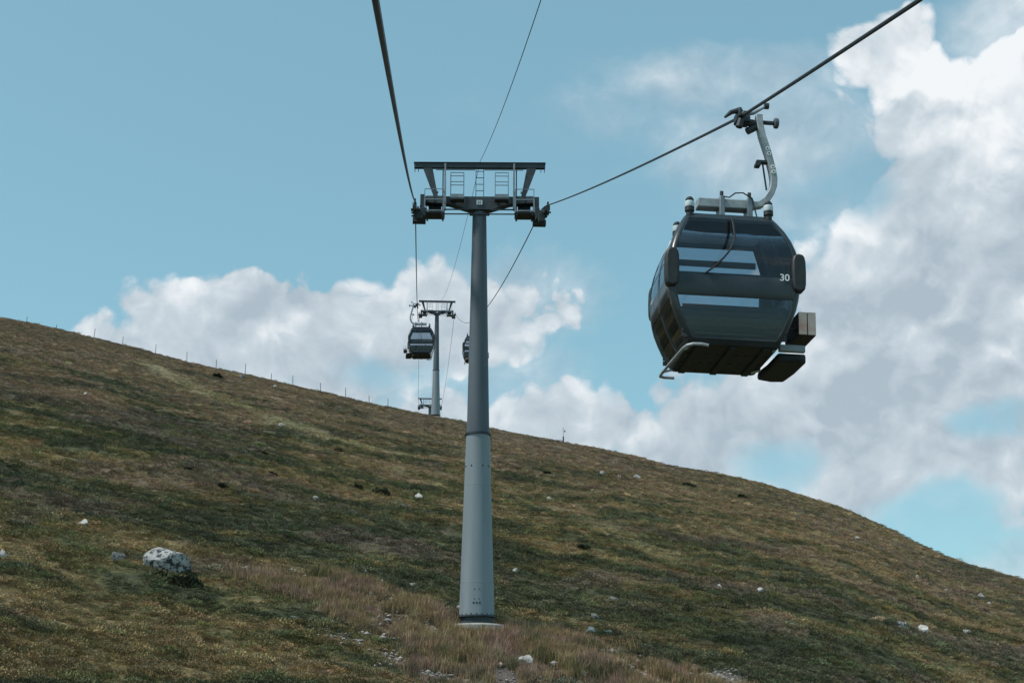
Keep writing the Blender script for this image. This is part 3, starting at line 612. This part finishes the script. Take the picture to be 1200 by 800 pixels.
def make_cabin(number=None):
    T = empty('gondola_cabin', (0, 0, 0)); n = len(ring(1.)); cols = {c: s for s, l in PANES.items() for c in l}
    low = range(1, 5); upp = range(7, 13); body = MB(); V = [p for z in LV for p in ring(z)]; F = []
    for i in range(len(LV)-1):
        for j in range(n):
            if j in cols and (i in low or i in upp): continue
            F.append((i*n+j, i*n+(j+1) % n, (i+1)*n+(j+1) % n, (i+1)*n+j))
    body.add(V, F); body.build('body_shell', 'cabin_paint', T, smooth=30, solid=.035)
    for j, s in cols.items():
        for nm, rows in (('lower', low), ('upper', upp)):
            g = MB(); zz = [LV[i] for i in rows]+[LV[rows[-1]+1]]; v = []
            for z in zz:
                q = ring(z, -.008); A = Vector(q[j]); B = Vector(q[(j+1) % n]); v += [A.lerp(B, t) for t in (-.003, .25, .5, .75, 1.003)]
            g.add(v, [(i*5+k, i*5+k+1, (i+1)*5+k+1, (i+1)*5+k) for i in range(len(zz)-1) for k in range(4)])
            g.build('window_pane', 'tinted_glass', T, smooth=60, solid=.008).modifiers[0].use_rim = False
    # roof and ceiling
    q = ring(2.05); m = len(q); rf = MB(); v = list(q)+[(x*.93, y*.93, 2.10) for x, y, z in q]+[(x*.6, y*.6, 2.13) for x, y, z in q]
    rf.add(v, [(k*m+i, k*m+(i+1) % m, (k+1)*m+(i+1) % m, (k+1)*m+i) for k in range(2) for i in range(m)]+[tuple(range(2*m, 3*m))])
    rf = rf.build('roof', 'cabin_paint', T)
    MB().add([(x*.97, y*.97, 2.035) for x, y, z in q], [tuple(range(m-1, -1, -1))]).build('ceiling', 'cabin_inside', rf)
    MB().box(-.28, .28, -.2, .2, 2.0, 2.034).build('ceiling_vent', 'cabin_seat', rf)
    # floor
    q = ring(0.); v = [(x*.985, y*.985, .03) for x, y, z in q]+[(x*1.0, y*1.0, -.002) for x, y, z in q]+[(x*.96, y*.96, -.05) for x, y, z in q]
    fl = MB().add(v, [tuple(range(m))]+[((k+1)*m+i, (k+1)*m+(i+1) % m, k*m+(i+1) % m, k*m+i) for k in range(2) for i in range(m)]+[tuple(range(3*m-1, 2*m-1, -1))]).build('floor', 'underside', T)
    for xx in (-.5, 0, .5): MB().box(xx-.05, xx+.05, -.76, .76, -.085, -.0502).build('floor_beam', 'underside', fl)
    for yy in (-.7, -.28, .22, .68):
        for k in range(9): xx = -.6+k*.15; MB().box(xx-.02, xx+.02, yy-.02, yy+.02, -.062, -.0503).build('floor_bolt', 'rubber', fl)
    # two benches, backs to the ends
    for s in (-1, 1):
        b = MB().box(-.75, .75, *sorted((s*.40, s*.82)), .40, .46).build('bench_seat', 'cabin_seat', T, bevel=.015)
        for k in range(6): MB().bar((-.78, s*(.83+.008*k), .08+.085*k), (.78, s*(.83+.008*k), .08+.085*k), .025, .07).build('bench_slat', 'cabin_seat', b)
        for xx in (-.55, .55): MB().bar((xx, s*.5, .031), (xx, s*.5, .4), .05).build('bench_leg', 'cabin_seat', b)
        MB().cyl((-.9, s*.85, 1.03), (.9, s*.85, 1.03), .022, 8).build('grab_rail', 'cabin_seat', T)
    MB().box(-.72, .72, .80, .835, 1.73, 1.83).build('cross_bar', 'cabin_seat', T)
    MB().box(-.05, .05, -.30, -.24, 1.35, 1.38).build('emergency_handle', 'cabin_seat', T)
    # corner bumpers, rounded oblongs
    for sx in (-1, 1):
        for sy in (-1, 1):
            pts = []; x0 = sx*(.95 if sy < 0 else .90)
            for k in range(16):
                t = 2*math.pi*k/16; pts.append((x0+.105*abs(math.cos(t))**.6*math.copysign(1, math.cos(t)), 1.075+.30*abs(math.sin(t))**.55*math.copysign(1, math.sin(t))))
            y0, y1 = sorted((sy*.82, sy*(1.01 if sy < 0 else .98))); MB().prism(pts, y0, y1).build('bumper', 'rubber', T, bevel=.03)
            bf = MB().lathe([(.055, 2.06), (.055, 2.12), (.075, 2.13), (.075, 2.20)], 14, (sx*.61, sy*.54)).build('roof_buffer_post', 'rubber', T)
            MB().lathe([(.07, 2.2005), (.078, 2.25), (.07, 2.29)], 14, (sx*.61, sy*.54)).build('buffer_collar', 'white_plate', bf)
            MB().lathe([(.06, 2.2905), (.066, 2.32), (.04, 2.36), (.015, 2.37)], 14, (sx*.61, sy*.54)).build('buffer_tip', 'rubber', bf)
    # roof carrier beam, hanger arm, grip
    cb = MB().box(-.40, .50, -.11, .11, 2.40, 2.55).build('carrier_beam', 'hanger_steel', T, bevel=.015)
    for xx in (-.02, .42):
        MB().box(xx-.04, xx+.04, -.16, .16, 2.11, 2.58).build('beam_bracket', 'galvanised', cb, bevel=.01); MB().cyl((xx, -.1, 2.58), (xx, -.1, 2.67), .03, 8).build('bracket_bolt', 'steel_dark', cb)
    MB().tube([(-.0, -.17, 2.56), (.08, -.19, 2.54), (.18, -.19, 2.62), (.3, -.19, 2.63), (.45, -.17, 2.55), (.55, -.16, 2.12)], .012, 6).build('hose', 'rubber', cb)
    g = lambda x, z: (x, 0, GZ+z)
    kp = [(.29, .04), (.295, -.10), (.34, -.33), (.43, -.63), (.495, -.92), (.515, -1.06), (.505, -1.18), (.465, -1.30), (.39, -1.42), (.29, -1.50), (.15, -1.535)]
    ha = MB().tube([g(*p) for p in kp], .07, sect=[(-.75, -1), (.75, -1), (.75, 1), (-.75, 1)]).build('hanger_arm', 'hanger_steel', T, bevel=.012); ha.location.x = GX
    for zz, xx in ((-.56, .41), (-.64, .433), (-.87, .486), (-.95, .50)):
        MB().cyl((xx, -.0705, GZ+zz), (xx, -.082, GZ+zz), .036, 14).build('hanger_disc', 'white_letter', ha); MB().cyl((xx, -.0825, GZ+zz), (xx, -.088, GZ+zz), .013, 8).build('disc_bolt', 'rubber', ha)
    MB().box(.24, .42, -.05, .05, GZ-.79, GZ-.75).box(.22, .3, -.07, .07, GZ-.85, GZ-.80).build('damper_bracket', 'steel_dark', ha)
    MB().cyl((.345, 0, GZ-.8), (.40, 0, GZ-1.24), .015, 6).build('damper_rod', 'steel_dark', ha)
    gr = MB().box(-.05, .13, -.13, .13, -.13, -.025).box(-.075, -.02, -.2, .2, -.075, .075).box(.02, .10, -.1, .1, -.028, .07)
    gr.v = [(x, y, z+GZ) for x, y, z in gr.v]; gr = gr.build('grip_body', 'steel_dark', T, bevel=.015); gr.location.x = GX
    MB().tube([(-.28, -.1, GZ-.075), (-.18, -.1, GZ+.02), (-.05, -.1, GZ+.06)], [.02, .04, .05], 8).build('grip_jaw', 'steel_dark', gr)
    MB().tube([(0, -.02, GZ+.07), (-.03, -.02, GZ+.11), (-.10, .0, GZ+.10)], [.05, .05, .03], 8).build('grip_jaw', 'steel_dark', gr)
    MB().cyl((-.02, -.12, GZ-.1), (-.06, -.12, GZ-.24), .055, 10).build('spring_housing', 'steel_dark', gr)
    MB().cyl((.04, -.02, GZ-.1), (.3, 0, GZ-.11), .06, 10).build('grip_shaft', 'steel_dark', gr)
    MB().cyl((.10, 0, GZ-.25), (.28, 0, GZ-.14), .06, 10).build('grip_spring', 'steel_dark', gr)
    lv = MB().tube([(.08, -.03, GZ+.04), (.2, -.03, GZ+.06), (.34, -.03, GZ+.15), (.41, -.03, GZ+.20)], [.035, .03, .02, .015], 8).build('coupling_lever', 'galvanised', gr)
    MB().cyl((.38, -.03, GZ+.20), (.45, -.03, GZ+.20), .052, 14).build('lever_roller', 'steel_dark', lv)
    MB().cyl((.29, 0, GZ-.08), (.56, 0, GZ-.08), .035, 10).build('roller_axle', 'steel_dark', gr)
    MB().tube([(.54, 0, GZ-.08), (.55, 0, GZ-.08), (.60, 0, GZ-.08), (.61, 0, GZ-.08)], [.07, .085, .085, .07], 16).build('guide_roller', 'steel_upper', gr)
    # ski rack on the doors
    X = 1.08; zk = .29; rk = MB().box(X, X+.26, -.40, .42, zk, zk+.015).box(X, X+.01, -.40, .42, zk+.015, zk+.36).box(X+.25, X+.26, -.40, .42, zk+.015, zk+.36).box(X+.12, X+.14, -.40, .42, zk+.015, zk+.36).build('ski_rack', 'rubber', T)
    for x0, x1 in ((X+.0, X+.122), (X+.138, X+.26)): MB().box(x0, x1, -.425, -.402, zk+.01, zk+.36).build('rack_panel', 'rack_panel', rk)
    for yy in (-.25, .35): MB().bar((.84, yy, .42), (1.08, yy, .42), .04).build('rack_bracket', 'steel_dark', rk)
    ds = MB().tube([(.96, -.45, -.06), (.965, -.40, -.06), (.96, .25, -.06), (.92, .70, -.06), (.84, .86, -.06)], [.5, 1, 1, 1, .6], sect=[(-.22, -.05), (.22, -.05), (.22, .09), (-.22, .09)]).build('door_sill', 'underside', T, bevel=.03)
    MB().box(.74, 1.14, -.55, -.46, -.02, .09).build('door_arm', 'steel_lower', ds, bevel=.02)
    MB().cyl((.56, .5, -.09), (.66, .36, -.09), .018, 8).build('door_lever', 'white_plate', ds)
    MB().cyl((.60, -.68, -.06), (.64, -.68, -.06), .03, 8).build('door_latch', 'galvanised', ds)
    # guide rail under the left edge
    MB().tube([(-.40, -.89, -.09), (-.50, -.91, -.08), (-.62, -.90, -.08), (-.70, -.84, -.09), (-.735, -.7, -.10), (-.79, .2, -.11), (-.82, .76, -.12), (-.81, .89, -.12), (-.74, .94, -.12), (-.58, .94, -.12)], .024, 10).build('guide_rail', 'hanger_steel', T)
    for yy, xx in ((-.6, -.738), (.7, -.815)): MB().bar((xx, yy, -.1), (-.62, yy, -.045), .03).build('rail_bracket', 'galvanised', T)
    # reflection of the rope in the front window, shaped as a dark strip
    pc = []
    for k in range(13):
        t = k/12; z = 2.04-1.03*t; pc.append((.02-1.0*max(0, t-.35)**1.8, -float(np.interp(z, _z, _b))-.016, z))
    MB().tube(pc, .016, 6).build('rope_reflection', 'rubber', T)
    if number:
        c = bpy.data.curves.new('cabin_number', 'FONT'); c.body = number; c.size = .15; c.extrude = .002; c.offset = .002; c.align_x = 'CENTER'
        tmp = bpy.data.objects.new('tmp', c); COL.objects.link(tmp); dg = bpy.context.evaluated_depsgraph_get()
        me = bpy.data.meshes.new_from_object(tmp.evaluated_get(dg)); bpy.data.objects.remove(tmp)
        me.materials.append(MATS['white_letter']); o = bpy.data.objects.new('cabin_number', me); COL.objects.link(o); o.parent = T
        o.location = (.735, -.965, .945); o.rotation_euler = (R(90), 0, 0)
    return T
def hang(T, left, y, roll, flip, label):
    T.rotation_mode = 'XYZ'; T.rotation_euler = (0, R(roll), R(180) if flip else 0)
    x = XC-HALF if left else XC+HALF; gp = Vector((x, y, rope_at(left, y)))
    T.location = gp-T.rotation_euler.to_matrix() @ Vector((GX, 0, GZ)); tag(T, label, 'gondola cabin', 'gondola cabins on the ropes')
c1 = make_cabin('30'); c0 = make_cabin()
hang(c1, False, 20.68, 2.0, False, 'large dark gondola cabin numbered 30 hanging near on the right rope')
hang(c0, True, 103.5, 1.0, True, 'small far gondola cabin hanging from the left rope beside the middle tower')
c2 = copy_tree(c0); hang(c2, False, 122.0, .5, False, 'far gondola cabin almost hidden behind the mast of the foreground tower')

# ------------------------------------------------------------------ rocks, shrubs, posts
def rock_mat(name, lo, hi, lichen=None):
    m = bpy.data.materials.new(name); m.use_nodes = True; t = NT(m.node_tree); b = t.n['Principled BSDF']
    p = t.new('ShaderNodeTexCoord').outputs['Object']; n = t.noise(p, 4, 7, .65)
    c = t.mix(t.step(n, .3, .7), lo, hi)
    if lichen: c = t.mix(t.step(t.noise(p, 5.0, 8, .7), .49, .56), c, lichen)
    t.put(b.inputs['Base Color'], c); b.inputs['Roughness'].default_value = .92; b.inputs['Specular IOR Level'].default_value = .2
    bn = t.new('ShaderNodeBump'); bn.inputs['Strength'].default_value = .7; bn.inputs['Distance'].default_value = .06
    t.put(bn.inputs['Height'], t.noise(p, 9, 6, .65)); t.l.new(bn.outputs[0], b.inputs['Normal']); MATS[name] = m
rock_mat('boulder_stone', (.27, .265, .26), (.48, .47, .455), (.05, .05, .054))
rock_mat('gravel_stone', (.20, .175, .16), (.46, .41, .375))
rock_mat('white_stone', (.33, .31, .29), (.62, .59, .555)); rock_mat('grey_stone', (.16, .155, .15), (.34, .33, .31), (.10, .10, .10))
def rock(px, py, w, h, m, label, seed, rise=.5):
    p = hit(px, py+h*.45); s = mpp(p); W = w*s; Hh = max(h*s*1.15, W*.16); bm = bmesh.new()
    bmesh.ops.create_icosphere(bm, subdivisions=4 if w > 30 else 3 if w > 11 else 2, radius=1)
    r = np.random.default_rng(seed); off = r.random(3)*50; pl = [(Vector(r.normal(size=3)).normalized(), r.uniform(.42, .76)) for _ in range(16)]
    for v in bm.verts:
        c = v.co.copy()
        for nrm, q in pl:
            k = c.dot(nrm)
            if k > q: c -= nrm*(k-q)*.9
        k = float(fbm(np.array(c.x*1.7+off[0]+c.z), np.array(c.y*1.7+off[1]-c.z*.7), 3))
        v.co = c*(.80+.5*k)
    ex = [max(abs(v.co[i]) for v in bm.verts) for i in range(3)]
    for v in bm.verts: v.co = Vector(((-1 if w > 30 else 1)*v.co.x/ex[0]*W*.5, v.co.y/ex[1]*W*.32, v.co.z/ex[2]*Hh*.72))
    if w > 30: bmesh.ops.reverse_faces(bm, faces=bm.faces)
    me = bpy.data.meshes.new('rock'); bm.to_mesh(me); bm.free(); me.materials.append(MATS[m])
    me.polygons.foreach_set('use_smooth', [True]*len(me.polygons)); me.set_sharp_from_angle(angle=R(17))
    o = bpy.data.objects.new('boulder' if w > 30 else 'rock', me); COL.objects.link(o); o.location = (p[0], p[1]+W*.1, float(ground_z(p[0], p[1]+W*.1))+Hh*.36*rise)
    o.rotation_euler = (r.normal(.1, .1), r.normal(.06, .08), r.uniform(-.3, .3))
    tag(o, label, 'boulder' if w > 30 else 'rock', None if w > 30 else 'stones lying on the hillside')
ROCKS = [(193, 657, 62, 27, 'boulder_stone', 'large pale boulder with black lichen on the left slope'),
 (97, 613, 19, 7, 'white_stone', 'flat white stone above and left of the lichen boulder'), (137, 652, 20, 10, 'grey_stone', 'grey rounded stone just left of the lichen boulder'),
 (3, 649, 10, 7, 'white_stone', 'pale stone at the left edge of the picture'), (286, 666, 11, 6, 'white_stone', 'small white stone to the right of the lichen boulder'),
 (302, 671, 15, 6, 'white_stone', 'longer white stone right of the lichen boulder, beside a smaller one'), (617, 777, 24, 16, 'white_stone', 'white stone in the grass right below the foreground tower'),
 (557, 768, 14, 9, 'white_stone', 'white stone on the bare patch under the foreground tower'), (697, 722, 13, 9, 'grey_stone', 'upright grey stone right of the foreground tower foot'),
 (693, 739, 15, 6, 'white_stone', 'flat white stone below the upright grey stone'), (713, 740, 10, 4, 'white_stone', 'small flat white stone beside a longer flat one, right of the tower'),
 (720, 702, 21, 8, 'grey_stone', 'broad flat grey stone uphill of the upright grey stone'), (743, 710, 6, 4, 'white_stone', 'tiny white stone just right of the broad flat grey stone'),
 (842, 687, 9, 5, 'white_stone', 'small white stone halfway up the slope below the near cabin'), (891, 691, 10, 5, 'white_stone', 'small pale stone right of another, below the near cabin'),
 (1059, 733, 20, 9, 'boulder_stone', 'larger pale stone of the pair low on the right slope'), (1081, 737, 15, 8, 'white_stone', 'smaller right hand stone of the pair low on the right slope'),
 (1062, 713, 10, 5, 'white_stone', 'white stone uphill of the pair on the right slope'), (1139, 697, 6, 4, 'white_stone', 'leftmost of the three white stones near the right edge'),
 (1150, 698, 9, 5, 'white_stone', 'middle of the three white stones near the right edge'), (1160, 706, 7, 4, 'white_stone', 'lowest of the three white stones near the right edge'),
 (1108, 692, 7, 4, 'white_stone', 'small white stone left of the three near the right edge'), (1133, 740, 12, 4, 'white_stone', 'thin flat stone right of the pair on the right slope'),
 (1005, 630, 5, 3, 'white_stone', 'speck of white stone high on the right slope under the skyline'), (1075, 676, 6, 4, 'white_stone', 'small stone on the upper right slope below the skyline'),
 (706, 553, 7, 7, 'white_stone', 'upright white stone right of the weather mast, below the skyline'), (747, 559, 10, 5, 'white_stone', 'flat white stone right of the upright one below the skyline'),
 (726, 558, 6, 3, 'white_stone', 'small pale stone between two white ones below the skyline'), (644, 584, 7, 6, 'white_stone', 'white stone on the slope right of the foreground mast'),
 (492, 581, 13, 6, 'white_stone', 'white stone on the slope left of the foreground mast'), (474, 592, 11, 4, 'grey_stone', 'dull flat stone just below the white stone left of the mast'),
 (371, 584, 9, 5, 'white_stone', 'white stone in the middle of the dark green slope'), (278, 621, 5, 4, 'white_stone', 'small white stone above the pair beside the boulder'),
 (329, 498, 9, 4, 'white_stone', 'pale flat stone on the lower edge of the worn path'), (100, 461, 6, 4, 'white_stone', 'white stone high on the left slope'),
 (284, 441, 7, 5, 'grey_stone', 'pale stone under a fence post on the ridge'), (322, 452, 8, 3, 'white_stone', 'flat pale stone just below the ridge fence'),
 (345, 724, 11, 7, 'grey_stone', 'grey stone at the left end of the dry grass'), (427, 737, 9, 4, 'white_stone', 'white stone in the dry grass left of the tower'),
 (484, 684, 8, 4, 'white_stone', 'white stone uphill of the dry grass, left of the tower'), (604, 668, 7, 5, 'white_stone', 'white stone just right of the foreground mast'),
 (588, 737, 9, 9, 'concrete', 'pale concrete lump beside the foundation of the foreground tower'), (31, 744, 6, 4, 'white_stone', 'small stone low in the bottom left of the slope')]
for k, q in enumerate(ROCKS): rock(*q[:5], q[5], 100+k)
def gravel():
    mb = MB(); r = random.Random(3); ico = [(0, 0, 1), (.9, 0, .3), (.28, .85, .35), (-.72, .53, .3), (-.72, -.53, .25), (.28, -.85, .3), (.5, .4, -.6), (-.5, .4, -.6), (0, -.6, -.6)]
    fc = [(0, 1, 2), (0, 2, 3), (0, 3, 4), (0, 4, 5), (0, 5, 1), (1, 6, 2), (2, 6, 7), (2, 7, 3), (3, 7, 4), (4, 7, 8), (4, 8, 5), (5, 8, 1), (1, 8, 6), (6, 8, 7)]
    for l in BARE:
        for _ in range(330):
            a, b = r.choice(list(zip(l[:-1], l[1:]))); t = r.random(); x = a[0]+(b[0]-a[0])*t+r.gauss(0, .6); y = a[1]+(b[1]-a[1])*t+r.gauss(0, .6)
            s = .02+.09*r.random()**3; z = float(ground_z(x, y)); an = r.uniform(0, 6.28); c, sn = math.cos(an), math.sin(an); k = [r.uniform(.7, 1.3) for _ in range(3)]
            mb.add([(x+s*(c*p[0]*k[0]-sn*p[1]*k[1]), y+s*(sn*p[0]*k[0]+c*p[1]*k[1]), z+s*.6*p[2]*k[2]+s*.2) for p in ico], fc)
    for _ in range(420):
        l = r.choice(DRY); a, b = r.choice(list(zip(l[:-1], l[1:]))); t = r.random(); x = a[0]+(b[0]-a[0])*t+r.gauss(0, 1.3); y = a[1]+(b[1]-a[1])*t+r.gauss(0, 1.3)
        s = .05+.14*r.random()**2; z = float(ground_z(x, y)); mb.add([(x+s*p[0]*r.uniform(.7, 1.2), y+s*p[1]*r.uniform(.7, 1.2), z+s*.7*p[2]+s*.3) for p in ico], fc)
    tag(mb.build('gravel', 'gravel_stone', smooth=0), 'pale gravel and broken stone on the bare ground below the tower', 'gravel', kind='stuff')
gravel()
sm = bpy.data.materials.new('shrub_leaf'); sm.use_nodes = True; _t = NT(sm.node_tree); _b = _t.n['Principled BSDF']
_t.put(_b.inputs['Base Color'], _t.mix(_t.noise(_t.new('ShaderNodeTexCoord').outputs['Object'], 14, 3), (.012, .017, .010), (.034, .044, .022))); _b.inputs['Roughness'].default_value = .85; _b.inputs['Specular IOR Level'].default_value = .2
SHRUBS = [(446, 576, 21, 9, 'largest dark shrub on the slope left of the foreground mast'), (320, 557, 11, 6, 'small dark round shrub in the green slope above the lichen boulder'), (221, 550, 9, 5, 'small dark shrub high above the lichen boulder'),
          (262, 570, 14, 6, 'dark flat shrub above and right of the lichen boulder'), (401, 528, 15, 5, 'low dark shrub below the end of the worn path'), (306, 531, 17, 6, 'broad dark shrub below the worn path'),
          (420, 572, 10, 5, 'small dark shrub left of the largest one by the mast'), (808, 569, 16, 5, 'dark shrub on the slope under the near cabin'), (684, 641, 15, 6, 'dark shrub on the slope right of the foreground mast'),
          (255, 441, 12, 5, 'dark shrub close under the ridge fence'), (640, 555, 12, 4, 'low dark shrub below the weather mast'), (870, 582, 12, 4, 'dark shrub near the skyline right of the cabin'),
          (205, 677, 62, 17, 'wide green bush growing against the foot of the lichen boulder'), (884, 656, 14, 6, 'dark shrub low under the near cabin, on its right'), (390, 717, 16, 8, 'dark shrub in the dry grass left of the tower')]
def shrub(px, py, w, h, label, seed):
    p = hit(px, py+h*.4); s = mpp(p); W = w*s/2; Hh = h*s*1.0; r = random.Random(seed); mb = MB(); lobes = [(r.uniform(-.6, .6), r.uniform(-.35, .35), r.uniform(.35, .6), r.uniform(.6, 1)) for _ in range(6)]
    zs = np.array([0.]);
    for _ in range(900 if w > 40 else 420):
        lx, ly, lr, lh = r.choice(lobes); a = r.uniform(0, 6.283); q = math.sqrt(r.random()); z = Hh*lh*math.sqrt(1-q*q*.95)*r.uniform(.4, 1.08)
        x = (lx+math.cos(a)*q*lr)*W; y = (ly+math.sin(a)*q*lr)*W*.7; gz = float(base_z(p[0]+x, p[1]+y)-base_z(p[0], p[1]))
        L = r.uniform(.05, .12)*max(1, s/.045); d = Vector((math.cos(a)*q+r.gauss(0, .5), math.sin(a)*q+r.gauss(0, .5), .8+r.gauss(0, .4))).normalized(); sd_ = d.cross(Vector((r.gauss(0, 1), r.gauss(0, 1), r.gauss(0, 1)))).normalized()*L*.4
        c = Vector((x, y, z+gz)); mb.add([c-sd_, c+sd_, c+d*L], [(0, 1, 2)])
    o = mb.build('shrub', sm, smooth=0); o.location = p; tag(o, label, 'shrub', 'shrubs on the hillside')
for k, q in enumerate(SHRUBS): shrub(*q, 40+k)
def skyline(px, back=1.5):
    v = ray(px, 500); h = math.hypot(v[0], v[1]); d = np.arange(90, 330, .25); x = v[0]/h*d; y = v[1]/h*d; i = int(np.argmax(base_z(x, y)/d)); k = d[i]+back
    x, y = v[0]/h*k, v[1]/h*k; return np.array([x, y, float(ground_z(x, y))])
for k, (px, hh) in enumerate(((19, 10), (55, 8), (101, 12), (136, 11), (176, 10), (214, 12), (249, 10), (284, 13), (315, 9), (341, 11), (374, 11), (404, 11), (432, 8), (454, 9))):
    p = skyline(px); Hh = hh*mpp(p)+.25; r = random.Random(k); lx, ly = r.gauss(0, .06), r.gauss(0, .05)
    o = MB().tube([(0, 0, -.4), (lx*.5, ly*.5, Hh*.55), (lx, ly, Hh), (lx, ly, Hh+.05)], [.052, .047, .043, .02], 8).build('fence_post', 'post_wood'); o.location = p
    tag(o, ('leftmost', 'second', 'third', 'fourth', 'fifth', 'sixth', 'seventh', 'eighth', 'ninth', 'tenth', 'eleventh', 'twelfth', 'thirteenth', 'fourteenth')[k]+(' thin fence post on the ridge skyline' if k == 0 else ' thin fence post from the left on the ridge skyline'), 'fence post', 'fence posts along the ridge')
p = skyline(660, -1.0); wm = empty('weather_mast', p); tag(wm, 'small weather mast with a vane standing on the skyline', 'weather mast')
MB().lathe([(.10, -.3), (.10, .95), (.06, 1.0)], 10).build('base_post', 'steel_dark', wm); MB().lathe([(.035, 1.0), (.03, 2.25), (.01, 2.3)], 8).build('pole', 'galvanised', wm)
MB().bar((0, 0, 1.75), (.24, 0, 1.75), .03).box(.16, .30, -.06, .06, 1.62, 1.9).build('sensor_box', 'steel_upper', wm); MB().bar((-.12, 0, 2.1), (.06, 0, 2.14), .03).build('wind_vane', 'steel_upper', wm)
